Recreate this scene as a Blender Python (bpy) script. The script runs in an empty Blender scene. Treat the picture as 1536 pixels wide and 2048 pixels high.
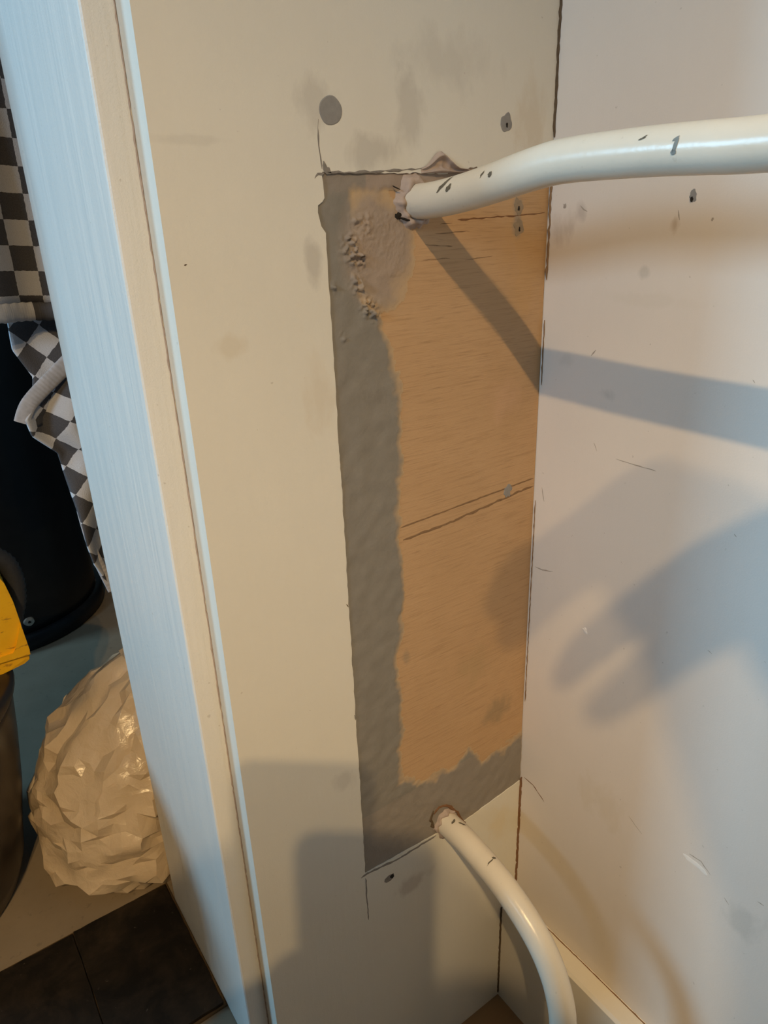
import bpy, bmesh, math, random
from mathutils import Vector, Matrix, noise
from mathutils.bvhtree import BVHTree

random.seed(7)
scn = bpy.context.scene
col = scn.collection

# ------------------------------------------------------------------ camera
F = 1425.31                                   # focal length in pixels of a 1536 x 2048 frame
CAM = Vector((-0.4505, -0.4133, 0.9))
RT = Vector((0.81508118, -0.57830985, -0.03464656))
UP = Vector((0.25017563, 0.29740176, 0.92139261))
FW = Vector((0.52254647, 0.7596775, -0.38708561))
cd = bpy.data.cameras.new('camera')
cd.sensor_fit = 'HORIZONTAL'; cd.sensor_width = 36.0
cd.lens = F / 1536 * 36.0
cd.clip_start = 0.01; cd.clip_end = 50
cam = bpy.data.objects.new('camera', cd); col.objects.link(cam)
m3 = Matrix((RT, UP, -FW)).transposed()
cam.matrix_world = Matrix.Translation(CAM) @ m3.to_4x4()
scn.camera = cam

# ------------------------------------------------------------------ world, daylight, exposure
wd = bpy.data.worlds.new('world'); scn.world = wd; wd.use_nodes = True
wd.node_tree.nodes['Background'].inputs[0].default_value = (0.55, 0.72, 1.0, 1)
wd.node_tree.nodes['Background'].inputs[1].default_value = 0.10
scn.view_settings.view_transform = 'Standard'
scn.view_settings.look = 'None'
scn.view_settings.gamma = 1.0
scn.view_settings.use_curve_mapping = False
scn.view_settings.exposure = -0.27

def area(name, loc, target, sx, sy, power, color):
    l = bpy.data.lights.new(name, 'AREA'); l.shape = 'RECTANGLE'; l.size = sx; l.size_y = sy
    l.energy = power; l.color = color
    o = bpy.data.objects.new(name, l); col.objects.link(o)
    o.location = loc
    o.rotation_euler = (Vector(target) - Vector(loc)).to_track_quat('-Z', 'Y').to_euler()
    return o
# daylight through the window of the room, to the left of the camera
WIN = Vector((-2.93, -0.82, 1.72))
area('window_daylight', WIN, (0, -0.05, 0.9), 0.60, 0.70, 44, (0.58, 0.80, 1.0))
# daylight in the passage behind the doorway
area('passage_daylight', (-2.7, 1.38, 1.50), (-0.3, 0.15, 0.7), 0.6, 0.8, 52, (0.36, 0.71, 1.0))
LAMP = Vector((-0.90, -1.135, 1.805))
WARM = (1.0, 0.675, 0.315)
LAMP_W = 54.0

# ------------------------------------------------------------------ pixel rays (directions only; distance comes from the surface touched)
def ray(px, py):
    return RT * ((px - 768) / F) - UP * ((py - 1024) / F) + FW
def onY(px, py, y=0.0):
    d = ray(px, py); return CAM + d * ((y - CAM.y) / d.y)
def onX(px, py, x=0.0):
    d = ray(px, py); return CAM + d * ((x - CAM.x) / d.x)
def onZ(px, py, z=0.0):
    d = ray(px, py); return CAM + d * ((z - CAM.z) / d.z)

# ------------------------------------------------------------------ material helpers
def new_mat(name):
    m = bpy.data.materials.new(name); m.use_nodes = True
    nt = m.node_tree; b = nt.nodes['Principled BSDF']
    return m, nt, b
def nd(nt, t, **kw):
    n = nt.nodes.new(t)
    for k, v in kw.items():
        if isinstance(k, str) and hasattr(n, k): setattr(n, k, v)
    return n
def coords(nt, scale=(1, 1, 1), kind='Object', rot=(0, 0, 0)):
    tc = nd(nt, 'ShaderNodeTexCoord'); mp = nd(nt, 'ShaderNodeMapping')
    mp.inputs['Scale'].default_value = scale; mp.inputs['Rotation'].default_value = rot
    nt.links.new(tc.outputs[kind], mp.inputs['Vector'])
    return mp.outputs['Vector']
def noise_n(nt, vec, scale, detail=4, rough=0.55, dist=0.0):
    n = nd(nt, 'ShaderNodeTexNoise')
    n.inputs['Scale'].default_value = scale; n.inputs['Detail'].default_value = detail
    n.inputs['Roughness'].default_value = rough; n.inputs['Distortion'].default_value = dist
    nt.links.new(vec, n.inputs['Vector'])
    return n.outputs['Fac']
def ramp(nt, fac, a, b, ca=(0, 0, 0, 1), cb=(1, 1, 1, 1)):
    r = nd(nt, 'ShaderNodeValToRGB')
    r.color_ramp.elements[0].position = a; r.color_ramp.elements[0].color = ca
    r.color_ramp.elements[1].position = b; r.color_ramp.elements[1].color = cb
    nt.links.new(fac, r.inputs['Fac'])
    return r.outputs['Color']
def mix(nt, fac, a, b, mode='MIX'):
    n = nd(nt, 'ShaderNodeMix'); n.data_type = 'RGBA'; n.blend_type = mode
    for sock, v in ((n.inputs['Factor'], fac), (n.inputs['A'], a), (n.inputs['B'], b)):
        pass
    ins = [n.inputs[0], n.inputs[6], n.inputs[7]]
    for s, v in zip(ins, (fac, a, b)):
        if isinstance(v, (int, float)): s.default_value = v
        elif isinstance(v, tuple): s.default_value = v if len(v) == 4 else (*v, 1)
        else: nt.links.new(v, s)
    return n.outputs[2]
def math_n(nt, op, a, b=None, c=None, clamp=False):
    n = nd(nt, 'ShaderNodeMath'); n.operation = op; n.use_clamp = clamp
    for s, v in zip(n.inputs, (a, b, c)):
        if v is None: continue
        if isinstance(v, (int, float)): s.default_value = v
        else: nt.links.new(v, s)
    return n.outputs[0]
def bump(nt, b, h, strength=0.2, dist=0.001):
    n = nd(nt, 'ShaderNodeBump'); n.inputs['Strength'].default_value = strength
    n.inputs['Distance'].default_value = dist
    nt.links.new(h, n.inputs['Height']); nt.links.new(n.outputs[0], b.inputs['Normal'])
def stain_shadow(nt, colr, vec, center, radii, scol, amount, nfac, gain=1.6):
    """a smudge, tint or painted shadow with its own irregular outline around a point of the surface"""
    mp = nd(nt, 'ShaderNodeVectorMath'); mp.operation = 'SUBTRACT'
    nt.links.new(vec, mp.inputs[0]); mp.inputs[1].default_value = center
    dv = nd(nt, 'ShaderNodeVectorMath'); dv.operation = 'DIVIDE'
    nt.links.new(mp.outputs[0], dv.inputs[0]); dv.inputs[1].default_value = radii
    ln = nd(nt, 'ShaderNodeVectorMath'); ln.operation = 'LENGTH'
    nt.links.new(dv.outputs[0], ln.inputs[0])
    a = math_n(nt, 'SUBTRACT', 1.0, ln.outputs['Value'])
    n2 = math_n(nt, 'MULTIPLY_ADD', nfac, 2.4, -1.2)
    a = math_n(nt, 'ADD', a, n2)
    a = math_n(nt, 'MULTIPLY', a, gain, clamp=True)
    a = math_n(nt, 'MULTIPLY', a, amount)
    return mix(nt, a, colr, scol)

def flat_mat(name, c, rough=0.6, spec=0.4, var=0.12, scale=60, bump_s=0.15, metallic=0.0):
    m, nt, b = new_mat(name)
    v = coords(nt)
    n = noise_n(nt, v, scale, 4)
    cc = mix(nt, n, tuple(x * (1 - var) for x in c), tuple(min(1, x * (1 + var)) for x in c))
    nt.links.new(cc, b.inputs['Base Color'])
    b.inputs['Roughness'].default_value = rough; b.inputs['Specular IOR Level'].default_value = spec
    b.inputs['Metallic'].default_value = metallic
    if bump_s: bump(nt, b, n, bump_s, 0.0008)
    return m

def paint_mat(name, c, stains_shadows=(), rough=0.5, streak=0.10, mott=0.07, dirt=(0.36, 0.31, 0.25), bstr=0.28, wave=0.0):
    m, nt, b = new_mat(name)
    v = coords(nt)
    big = noise_n(nt, v, 9, 5, 0.6)
    fine = noise_n(nt, coords(nt, (120, 120, 9)), 1.0, 4, 0.6)
    c1 = mix(nt, big, tuple(x * (1 - mott) for x in c), tuple(min(1, x * (1 + mott * .6)) for x in c))
    c1 = mix(nt, math_n(nt, 'MULTIPLY', fine, streak), c1, tuple(x * .8 for x in c))
    # fine specks of dirt
    sp = noise_n(nt, v, 210, 2, 0.5)
    spm = ramp(nt, sp, 0.735, 0.77)
    c1 = mix(nt, math_n(nt, 'MULTIPLY', spm, 0.35), c1, dirt)
    if stains_shadows:
        nf = noise_n(nt, coords(nt, (55, 55, 30)), 1.0, 5, 0.6, 0.3)
        for (ctr, rad, sc, am) in stains_shadows:
            c1 = stain_shadow(nt, c1, v, ctr, rad, sc, am, nf)
    nt.links.new(c1, b.inputs['Base Color'])
    b.inputs['Roughness'].default_value = rough
    b.inputs['Specular IOR Level'].default_value = 0.35
    gr = noise_n(nt, v, 760, 3, 0.65)
    h = math_n(nt, 'ADD', math_n(nt, 'MULTIPLY', gr, 0.35), math_n(nt, 'MULTIPLY', fine, 0.5))
    if wave:
        wv = noise_n(nt, coords(nt, (70, 70, 3.0)), 1.0, 3, .5)
        h = math_n(nt, 'ADD', h, math_n(nt, 'MULTIPLY', wv, wave))
    bump(nt, b, h, bstr, 0.0012)
    return m

# ------------------------------------------------------------------ mesh helpers
def tag(o, label=None, cat=None, group=None, kind=None):
    if label: o['label'] = label
    if cat: o['category'] = cat
    if group: o['group'] = group
    if kind: o['kind'] = kind
    return o
def empty(name, loc=(0, 0, 0)):
    o = bpy.data.objects.new(name, None); o.empty_display_size = 0.02
    o.location = loc; col.objects.link(o); return o
def link(name, bm, mat, parent=None, smooth=False):
    me = bpy.data.meshes.new(name)
    bmesh.ops.recalc_face_normals(bm, faces=bm.faces[:])
    if smooth:
        for f in bm.faces: f.smooth = True
    bm.to_mesh(me); bm.free()
    me.materials.append(mat)
    o = bpy.data.objects.new(name, me); col.objects.link(o)
    if parent:
        o.parent = parent
        o.matrix_parent_inverse = Matrix.Translation(-Vector(parent.location)) if parent.parent is None else Matrix.Identity(4)
    return o
def add_box(bm, x0, x1, y0, y1, z0, z1, bev=0.0, seg=2):
    r = bmesh.ops.create_cube(bm, size=1.0)
    vs = r['verts']
    for v in vs:
        v.co = Vector(((x0 + x1) / 2 + v.co.x * (x1 - x0), (y0 + y1) / 2 + v.co.y * (y1 - y0), (z0 + z1) / 2 + v.co.z * (z1 - z0)))
    if bev:
        es = list({e for v in vs for e in v.link_edges})
        bmesh.ops.bevel(bm, geom=es, offset=bev, segments=seg, profile=0.6, affect='EDGES')
    return bm
def box(name, x0, x1, y0, y1, z0, z1, mat, parent=None, bev=0.0, seg=2):
    return link(name, add_box(bmesh.new(), x0, x1, y0, y1, z0, z1, bev, seg), mat, parent)
def prism(name, pts, axis, a0, a1, mat, parent=None, bev=0.0):
    """outline of (u, v) pairs pushed from a0 to a1 along 'y' (u=x, v=z), 'x' (u=y, v=z) or 'z' (u=x, v=y)"""
    bm = bmesh.new()
    def P(u, v, a):
        return {'y': (u, a, v), 'x': (a, u, v), 'z': (u, v, a)}[axis]
    f0 = [bm.verts.new(P(u, v, a0)) for u, v in pts]
    f1 = [bm.verts.new(P(u, v, a1)) for u, v in pts]
    A_ = bm.faces.new(f0); bm.faces.new(f1[::-1])
    n = len(pts)
    for i in range(n):
        bm.faces.new((f0[i], f1[i], f1[(i + 1) % n], f0[(i + 1) % n]))
    if bev:
        bmesh.ops.bevel(bm, geom=list(A_.edges), offset=bev, segments=2, profile=0.6, affect='EDGES')
    return link(name, bm, mat, parent)
def tube(bm, pts, rad, seg=28, caps=True):
    pts = [Vector(p) for p in pts]
    n = len(pts); rings = []
    t0 = (pts[1] - pts[0]).normalized()
    ref = Vector((1, 0, 0)) if abs(t0.x) < .9 else Vector((0, 0, 1))
    nrm = (ref - t0 * ref.dot(t0)).normalized()
    for i, p in enumerate(pts):
        t = (pts[min(i + 1, n - 1)] - pts[max(i - 1, 0)]).normalized()
        nrm = (nrm - t * nrm.dot(t)).normalized(); bn = t.cross(nrm)
        r = rad(i / (n - 1)) if callable(rad) else rad
        rings.append([bm.verts.new(p + (nrm * math.cos(a) + bn * math.sin(a)) * r) for a in [2 * math.pi * k / seg for k in range(seg)]])
    for a, b in zip(rings, rings[1:]):
        for k in range(seg):
            bm.faces.new((a[k], a[(k + 1) % seg], b[(k + 1) % seg], b[k]))
    if caps:
        bm.faces.new(rings[0][::-1]); bm.faces.new(rings[-1])
    return bm
def catmull(P, sub=8):
    P = [Vector(p) for p in P]; out = []
    for i in range(len(P) - 1):
        p0 = P[max(i - 1, 0)]; p1 = P[i]; p2 = P[i + 1]; p3 = P[min(i + 2, len(P) - 1)]
        for k in range(sub):
            t = k / sub
            out.append(0.5 * ((2 * p1) + (p2 - p0) * t + (2 * p0 - 5 * p1 + 4 * p2 - p3) * t * t + (3 * p1 - p0 - 3 * p2 + p3) * t ** 3))
    out.append(P[-1]); return out
def lathe(bm, prof, cx, cy, seg=48):
    rings = [[bm.verts.new((cx + r * math.cos(2 * math.pi * k / seg), cy + r * math.sin(2 * math.pi * k / seg), z)) for k in range(seg)] for r, z in prof]
    for a, b in zip(rings, rings[1:]):
        for k in range(seg):
            bm.faces.new((a[k], a[(k + 1) % seg], b[(k + 1) % seg], b[k]))
    bm.faces.new(rings[0][::-1]); bm.faces.new(rings[-1])
    return bm
def ribbon(name, pts, width, normal, mat, parent, thick=0.0004, jit=0.35, sink=0.0001):
    """thin irregular raised line (crack, scratch, pencil line) lying on a surface; pts are 3-D"""
    pts = [Vector(p) for p in pts]; N = Vector(normal)
    dense = []
    for a, b in zip(pts, pts[1:]):
        k = max(2, int((b - a).length / 0.0035))
        dense += [a.lerp(b, i / k) for i in range(k)]
    dense.append(pts[-1])
    bm = bmesh.new(); rows = []; n = len(dense)
    for i, p in enumerate(dense):
        t = (dense[min(i + 1, n - 1)] - dense[max(i - 1, 0)]).normalized(); s = N.cross(t).normalized()
        w = width * (1 + jit * noise.noise(p * 180) * 2) * (0.25 if i in (0, n - 1) else 1)
        off = s * width * jit * noise.noise(p * 260 + Vector((5, 1, 3)))
        w = max(w, width * .2)
        rows.append([bm.verts.new(q) for q in (p + off - s * w / 2 - N * sink, p + off - s * w * .25 + N * thick, p + off + s * w * .25 + N * thick, p + off + s * w / 2 - N * sink)])
    for a, b in zip(rows, rows[1:]):
        for k in range(3): bm.faces.new((a[k], a[k + 1], b[k + 1], b[k]))
    return link(name, bm, mat, parent)
def dab(name, c, rx, rz, normal, mat, parent, thick=0.0006, irr=0.15, seed=0, n=20, dome=0.5):
    """small flat blob on a wall (filler over a screw head, a chip, a dent)"""
    c = Vector(c); N = Vector(normal).normalized()
    U = Vector((0, 0, 1)).cross(N).normalized() if abs(N.z) < .9 else Vector((1, 0, 0)); W = N.cross(U)
    bm = bmesh.new(); r0 = []; r1 = []
    for k in range(n):
        a = 2 * math.pi * k / n
        s = 1 + irr * 1.8 * noise.noise(Vector((math.cos(a) * 1.3 + seed * 3.1, math.sin(a) * 1.3, seed)))
        d = U * (math.cos(a) * rx * s) + W * (math.sin(a) * rz * s)
        r0.append(bm.verts.new(c + d - N * 0.0004)); r1.append(bm.verts.new(c + d * .86 + N * thick))
    ctr = bm.verts.new(c + N * thick * (1 + dome))
    for k in range(n):
        j = (k + 1) % n
        bm.faces.new((r0[k], r0[j], r1[j], r1[k])); bm.faces.new((r1[k], r1[j], ctr))
    return link(name, bm, mat, parent)

# ------------------------------------------------------------------ materials
PAINT = (0.735, 0.715, 0.645)
GREYISH = (0.50, 0.475, 0.43)
def A2(px, py): p = onY(px, py); return (p.x, 0.0, p.z)
def B2(px, py): p = onX(px, py); return (0.0, p.y, p.z)
stA = [(A2(820, 225), (.014, 1, .030), GREYISH, .55), (A2(745, 300), (.022, 1, .012), GREYISH, .6),
       (A2(628, 200), (.016, 1, .016), GREYISH, .5), (A2(625, 525), (.006, 1, .018), GREYISH, .7),
       (A2(900, 130), (.05, 1, .020), GREYISH, .35), (A2(1060, 230), (.018, 1, .03), (.60, .53, .42), .5),
       (A2(460, 690), (.012, 1, .010), (.62, .56, .45), .5), (A2(640, 800), (.012, 1, .03), (.64, .58, .48), .5),
       (A2(690, 1560), (.012, 1, .014), GREYISH, .4), (A2(820, 1770), (.03, 1, .012), (.46, .42, .37), .6),
       (A2(1000, 1650), (.018, 1, .03), (.70, .62, .46), .5), (A2(380, 280), (.03, 1, .003), GREYISH, .25)]  # yellowish tint to the right of the lower pipe
stB = [(B2(1130, 460), (1, .012, .014), (.55, .48, .42), .6), (B2(1165, 425), (1, .006, .008), (.5, .44, .40), .6),
       (B2(1350, 450), (1, .006, .008), (.5, .40, .30), .7), (B2(1290, 545), (1, .005, .005), GREYISH, .5),
       (B2(1215, 790), (1, .008, .006), GREYISH, .4), (B2(1480, 1840), (1, .02, .02), GREYISH, .4),
       (B2(1200, 1600), (1, .03, .03), (.66, .58, .46), .4), (B2(1130, 720), (1, .012, .008), GREYISH, .25),  # brownish tint low on the right wall
       (B2(1300, 600), (1, .05, .006), (.66, .60, .52), .3)]
M_wallA = paint_mat('painted board', PAINT, stA, rough=0.55)
M_wallB = paint_mat('painted plaster', (0.77, 0.705, 0.64), stB, rough=0.5)
M_lining = paint_mat('satin lining paint', (0.80, 0.79, 0.75), [((-.325, .15, .30), (1, .02, .03), (.55, .52, .46), .4)], rough=0.36, streak=.22, mott=.06, bstr=.6, wave=2.2)  # grey-beige patch paints the daylight shadow low on the broad face
M_pipe = None
M_crack = flat_mat('dark crack', (0.12, 0.085, 0.055), .9, .1, .4, 300)
M_crackred = flat_mat('rusty crack', (0.20, 0.105, 0.055), .9, .1, .3, 300)
M_scratch = flat_mat('faint scratch', (0.40, 0.35, 0.30), .9, .1, .3, 300)
M_crackgrey = flat_mat('grey hairline', (0.24, 0.22, 0.20), .9, .1, .3, 300)
M_pencil = flat_mat('pencil brown', (0.235, 0.145, 0.078), .8, .2, .25, 300)
M_filler_dot = flat_mat('grey filler', (0.27, 0.265, 0.26), .8, .2, .2, 250, .4)
M_flake = flat_mat('pinkish old paint', (0.42, 0.34, 0.295), .7, .3, .2, 160, .5)
M_chip = flat_mat('bare metal chip', (0.13, 0.115, 0.085), .6, .4, .3, 300)
M_hole = flat_mat('dark hole', (0.03, 0.026, 0.022), .9, .1, .3, 300)
M_plydab = flat_mat('brown grey dab', (0.30, 0.235, 0.165), .8, .2, .3, 250)
M_scuff = flat_mat('white scuff', (0.86, 0.82, 0.77), .6, .3, .08, 300)

m, nt, b = new_mat('gloss pipe paint')
v = coords(nt); n1 = noise_n(nt, v, 26, 4, .6); n2 = noise_n(nt, v, 260, 3, .6)
c1 = mix(nt, n1, (0.69, 0.635, 0.53), (0.79, 0.74, 0.64))
c1 = mix(nt, math_n(nt, 'MULTIPLY', ramp(nt, n2, .66, .74), .25), c1, (.45, .41, .33))
nt.links.new(c1, b.inputs['Base Color']); b.inputs['Roughness'].default_value = .27
b.inputs['Specular IOR Level'].default_value = .5
bump(nt, b, math_n(nt, 'ADD', n1, math_n(nt, 'MULTIPLY', n2, .3)), .3, .0012)
M_pipe = m

# plywood of the patch: pale warm face with short fine dark grain lines running along x
m, nt, b = new_mat('bare plywood')
vg = coords(nt, (22, 22, 480)); vg2 = coords(nt, (40, 40, 1100)); vb = coords(nt)
g1 = noise_n(nt, vg, 1.0, 5, .62, .25); g2 = noise_n(nt, vg2, 1.0, 4, .6, .1); bg = noise_n(nt, vb, 16, 4, .55)
PLY = (0.60, 0.425, 0.245)
c1 = mix(nt, bg, (0.45, 0.285, 0.150), (0.555, 0.37, 0.21))
c1 = mix(nt, math_n(nt, 'MULTIPLY', ramp(nt, g1, .52, .68), .42), c1, (0.33, 0.205, 0.10))
c1 = mix(nt, math_n(nt, 'MULTIPLY', ramp(nt, g2, .57, .70), .48), c1, (0.25, 0.155, 0.08))
nfp = noise_n(nt, coords(nt, (60, 60, 40)), 1.0, 5, .6, .3)
for (px, py, rx, rz, am, sc) in ((1000, 1420, .020, .020, .55, (.27, .21, .13)), (955, 1330, .022, .022, .35, (.40, .29, .15)),
                                 (1060, 520, .030, .050, .35, (.52, .32, .13)), (1040, 415, .006, .010, .6, (.30, .26, .21)),  # first entry paints the pipe's orange daylight shadow near the corner
                                 (1038, 452, .006, .010, .6, (.30, .26, .21)), (1075, 1400, .008, .05, .5, (.58, .34, .13)),
                                 (1090, 640, .010, .10, .4, (.52, .31, .13)), (1085, 900, .008, .12, .35, (.50, .30, .13)),  # orange tints along the patch edge at the corner
                                 (815, 1320, .005, .010, .5, (.28, .23, .16)), (1010, 800, .02, .02, .25, (.60, .38, .26))):
    c1 = stain_shadow(nt, c1, vb, A2(px, py), (rx, 1, rz), sc, am, nfp)
nt.links.new(c1, b.inputs['Base Color']); b.inputs['Roughness'].default_value = .62; b.inputs['Specular IOR Level'].default_value = .25
bump(nt, b, math_n(nt, 'ADD', g1, g2), .25, .0008)
M_ply = m

# wood filler: grey-brown, its thin feathered rim lets the plywood through (attribute 'cover')
m, nt, b = new_mat('smeared grey filler')
at = nd(nt, 'ShaderNodeAttribute'); at.attribute_name = 'cover'
tn = nd(nt, 'ShaderNodeAttribute'); tn.attribute_name = 'pink'
v = coords(nt); n1 = noise_n(nt, v, 60, 5, .6); n2 = noise_n(nt, v, 420, 3, .6)
c0 = mix(nt, n1, (0.205, 0.192, 0.170), (0.265, 0.25, 0.225))
cp = mix(nt, n1, (0.30, 0.245, 0.205), (0.38, 0.31, 0.26))
c0 = mix(nt, tn.outputs['Fac'], c0, cp)
c1 = mix(nt, at.outputs['Fac'], (0.52, 0.375, 0.225), c0)
nt.links.new(c1, b.inputs['Base Color']); b.inputs['Roughness'].default_value = .75; b.inputs['Specular IOR Level'].default_value = .2
bump(nt, b, math_n(nt, 'ADD', n1, math_n(nt, 'MULTIPLY', n2, .6)), .35, .0012)
M_filler = m

# ------------------------------------------------------------------ the setting
ZF = 0.1515            # floor of the doorway and passage, one step above the floor in front of the boards
XS = -0.3065           # left edge of the boarding
XJ = -0.325            # left face of the door lining
TB = 0.023             # thickness of the boards
YB = 0.240             # rear face of the partition
XC = -0.2025           # left edge of the patch
ZT, ZB = 0.9235, 0.335 # top of the patch, its bottom at the left

m, nt, b = new_mat('brown floorboards')
v = coords(nt, (4, 40, 40)); n1 = noise_n(nt, v, 1.0, 5, .6)
c1 = mix(nt, n1, (0.20, 0.11, 0.045), (0.36, 0.21, 0.09)); nt.links.new(c1, b.inputs['Base Color']); b.inputs['Roughness'].default_value = .5
M_floor = m
m, nt, b = new_mat('scuffed pale floor')
v = coords(nt); n1 = noise_n(nt, v, 14, 6, .65); n2 = noise_n(nt, v, 120, 3)
c1 = mix(nt, n1, (0.20, 0.155, 0.105), (0.31, 0.25, 0.18)); c1 = mix(nt, math_n(nt, 'MULTIPLY', ramp(nt, n2, .64, .7), .5), c1, (.16, .13, .10))
nt.links.new(c1, b.inputs['Base Color']); b.inputs['Roughness'].default_value = .45; bump(nt, b, n2, .15, .001)
M_pass = m
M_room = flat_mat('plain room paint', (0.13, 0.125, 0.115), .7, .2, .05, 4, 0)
M_ceil = flat_mat('ceiling white', (0.30, 0.295, 0.285), .8, .2, .03, 4, 0)

tag(box('floor', -3.0, 0.10, -2.2, 0.022, -0.05, 0.0, M_floor), 'brown wooden floor at the foot of the boarded corner', kind='structure')
tag(box('floor_passage', -3.0, 0.10, 0.022, 2.4, -0.05, ZF, M_pass), 'pale scuffed floor of the passage one step up', kind='structure')
tag(box('wall_right', 0.0, 0.10, -2.2, 0.022, -0.05, 2.5, M_wallB), 'off-white painted wall on the right with scratches and marks', kind='structure')
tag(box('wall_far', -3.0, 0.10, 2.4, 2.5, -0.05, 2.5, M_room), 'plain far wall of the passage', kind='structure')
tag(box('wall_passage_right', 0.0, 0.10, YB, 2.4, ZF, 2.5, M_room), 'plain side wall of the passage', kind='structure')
tag(box('wall_rear', -3.0, 0.10, -2.3, -2.2, -0.05, 2.5, M_room), 'plain wall behind the camera', kind='structure')
tag(box('ceiling', -3.1, 0.10, -2.3, 2.5, 2.5, 2.6, M_ceil), 'white ceiling', kind='structure')
wl = box('wall_left', -3.1, -3.0, -2.3, 2.5, -0.05, 2.5, M_room)
tag(wl, 'plain wall on the window side of the room', kind='structure')
wallR = bpy.data.objects['wall_right']

wallA = tag(box('wall_front', XS + .004, 0.0, TB, YB, 0.0, 2.5, M_room), 'short partition wall faced with off-white painted boards around a patch', kind='structure')
# door lining: broad face to the left, narrow face to the front
lin = tag(box('trim_1', XJ, XS + .004, TB - .001, YB, ZF, 2.5, M_lining, bev=.0028, seg=3), 'painted door lining at the left end of the boards', kind='structure')

# jagged outlines of the boards around the patch
def jag_line(a, b, n, amp, seed):
    out = []
    for i in range(n + 1):
        t = i / n; u = a[0] + (b[0] - a[0]) * t; w = a[1] + (b[1] - a[1]) * t
        k = noise.noise(Vector((t * n * .33, seed, 0))) + .6 * noise.noise(Vector((t * n * .9, seed, 4)))
        d = math.hypot(b[0] - a[0], b[1] - a[1]); nx, ny = -(b[1] - a[1]) / d, (b[0] - a[0]) / d
        e = 0 if i in (0, n) else 1
        out.append((u + nx * amp * k * e, w + ny * amp * k * e))
    return out
# bottom edge of the patch follows the photograph: low at the left, up to the lower pipe, on to the corner
q0 = A2(731, 1747); q1 = A2(800, 1712); q2 = A2(872, 1668); q3 = A2(905, 1660); q4 = A2(1038, 1562)
ZBL = q0[2]
leftb = [(XS, 0.0), (XC, 0.0), (XC, ZBL - .002)] + jag_line((XC, ZBL), (XC, ZT - .034), 170, .0007, 1.3) + [(XC - .0030, ZT - .030), (XC - .0048, ZT - .022), (XC - .0044, ZT - .018), (XC - .001, ZT - .016)] + jag_line((XC + .0005, ZT - .014), (XC, ZT + .001), 5, .0007, 2.2) + [(XC, 2.5), (XS, 2.5)]
board1 = prism('board', leftb, 'y', 0.0, TB, M_wallA, wallA)
topb = jag_line((XC, ZT + .0006), (-.103, ZT - .0006), 40, .0012, 5.1) + jag_line((-.1025, ZT), (-.076, ZT + .004), 8, .0016, 3) + jag_line((-.0755, ZT + .003), (-.0005, ZT + .001), 20, .0008, 8)
topb = topb + [(-.0005, 2.5), (XC, 2.5)]
board2 = prism('board', topb, 'y', 0.0, TB, M_wallA, wallA)
bot = [(XC, 0.0), (-.0005, 0.0)] + jag_line((-.0005, q4[2]), (q3[0], q3[2]), 24, .0006, 9) + jag_line((q3[0], q3[2]), (q2[0], q2[2]), 6, .0008, 10)[1:] + jag_line((q2[0], q2[2]), (XC, ZBL), 30, .0009, 12)[1:]
board3 = prism('board', bot, 'y', 0.0, TB, M_wallA, wallA)
tag(board1, 'tall off-white board beside the door lining'); tag(board2, 'off-white board above the plywood patch'); tag(board3, 'off-white board below the plywood patch')

YP = 0.0018   # face of the plywood patch, a little behind the boards
patch = box('plywood_patch', XC - .006, -.0006, YP, TB - .002, .30, ZT + .006, M_ply, wallA)
tag(patch, 'bare plywood patch with fine grain and grey filler along its left side')

# filler: one mesh following the smeared outline, raised into lumps near the top left
def pw(t, pts):
    for (a, va), (b_, vb) in zip(pts, pts[1:]):
        if a <= t <= b_: return va + (vb - va) * (t - a) / (b_ - a)
    return pts[0][1] if t < pts[0][0] else pts[-1][1]
edge = []
for (px, py) in ((716, 560), (728, 600), (765, 640), (783, 700), (800, 780), (806, 880), (803, 960), (797, 1060), (812, 1170), (806, 1250), (797, 1330), (806, 1440), (805, 1540), (800, 1600)):
    p = A2(px, py); edge.append((p[2], p[0]))
edge.sort()
lower = sorted([(A2(px, py)[0], A2(px, py)[2]) for (px, py) in ((735, 1560), (800, 1560), (850, 1560), (900, 1545), (940, 1490), (965, 1525), (1045, 1468))])
LUMPS = [(A2(px, py), r_, h_) for (px, py, r_, h_) in ((705, 505, .009, .0024), (718, 520, .006, .0030), (700, 480, .006, .0016), (720, 575, .006, .0024), (712, 560, .005, .0016), (745, 625, .008, .0024), (735, 610, .006, .0020), (735, 450, .010, .0012), (712, 440, .005, .0012), (668, 575, .004, .0016), (690, 675, .005, .001))]
def filler_cover(x, z):
    nz = noise.noise(Vector((x * 60, 0, z * 60))) * .005 + noise.noise(Vector((x * 210, 3, z * 210))) * .0022
    c = 0.0
    # left strip
    xe = pw(z, edge) + nz
    if z > .83: xe = max(xe, -1)
    c = max(c, min(1, max(0, (xe - x) / .006 + .35)))
    # upper smear running to the upper pipe and along the top edge
    if z > .80:
        ex = ((x + .165) / .036) ** 2 + ((z - .877) / .040) ** 2
        c = max(c, min(1, max(0, (1.05 - ex + nz * 60) * 1.6)) * .92)
    c = max(c, min(1, max(0, (z - (ZT - .014) + nz * 1.5) / .006)) * (1 if x < -.068 else max(0, 1 - (x + .068) / .012)))
    # lower smear
    zl = pw(x, lower) + nz * 2.2
    c = max(c, min(1, max(0, (zl - z) / .010 + .3)))
    return c
bm = bmesh.new(); lay = None
NX, NZ = 210, 620
x0, x1, z0, z1 = XC - .0055, -.0008, .298, ZT + .004
vals = {}; grid = {}
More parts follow.
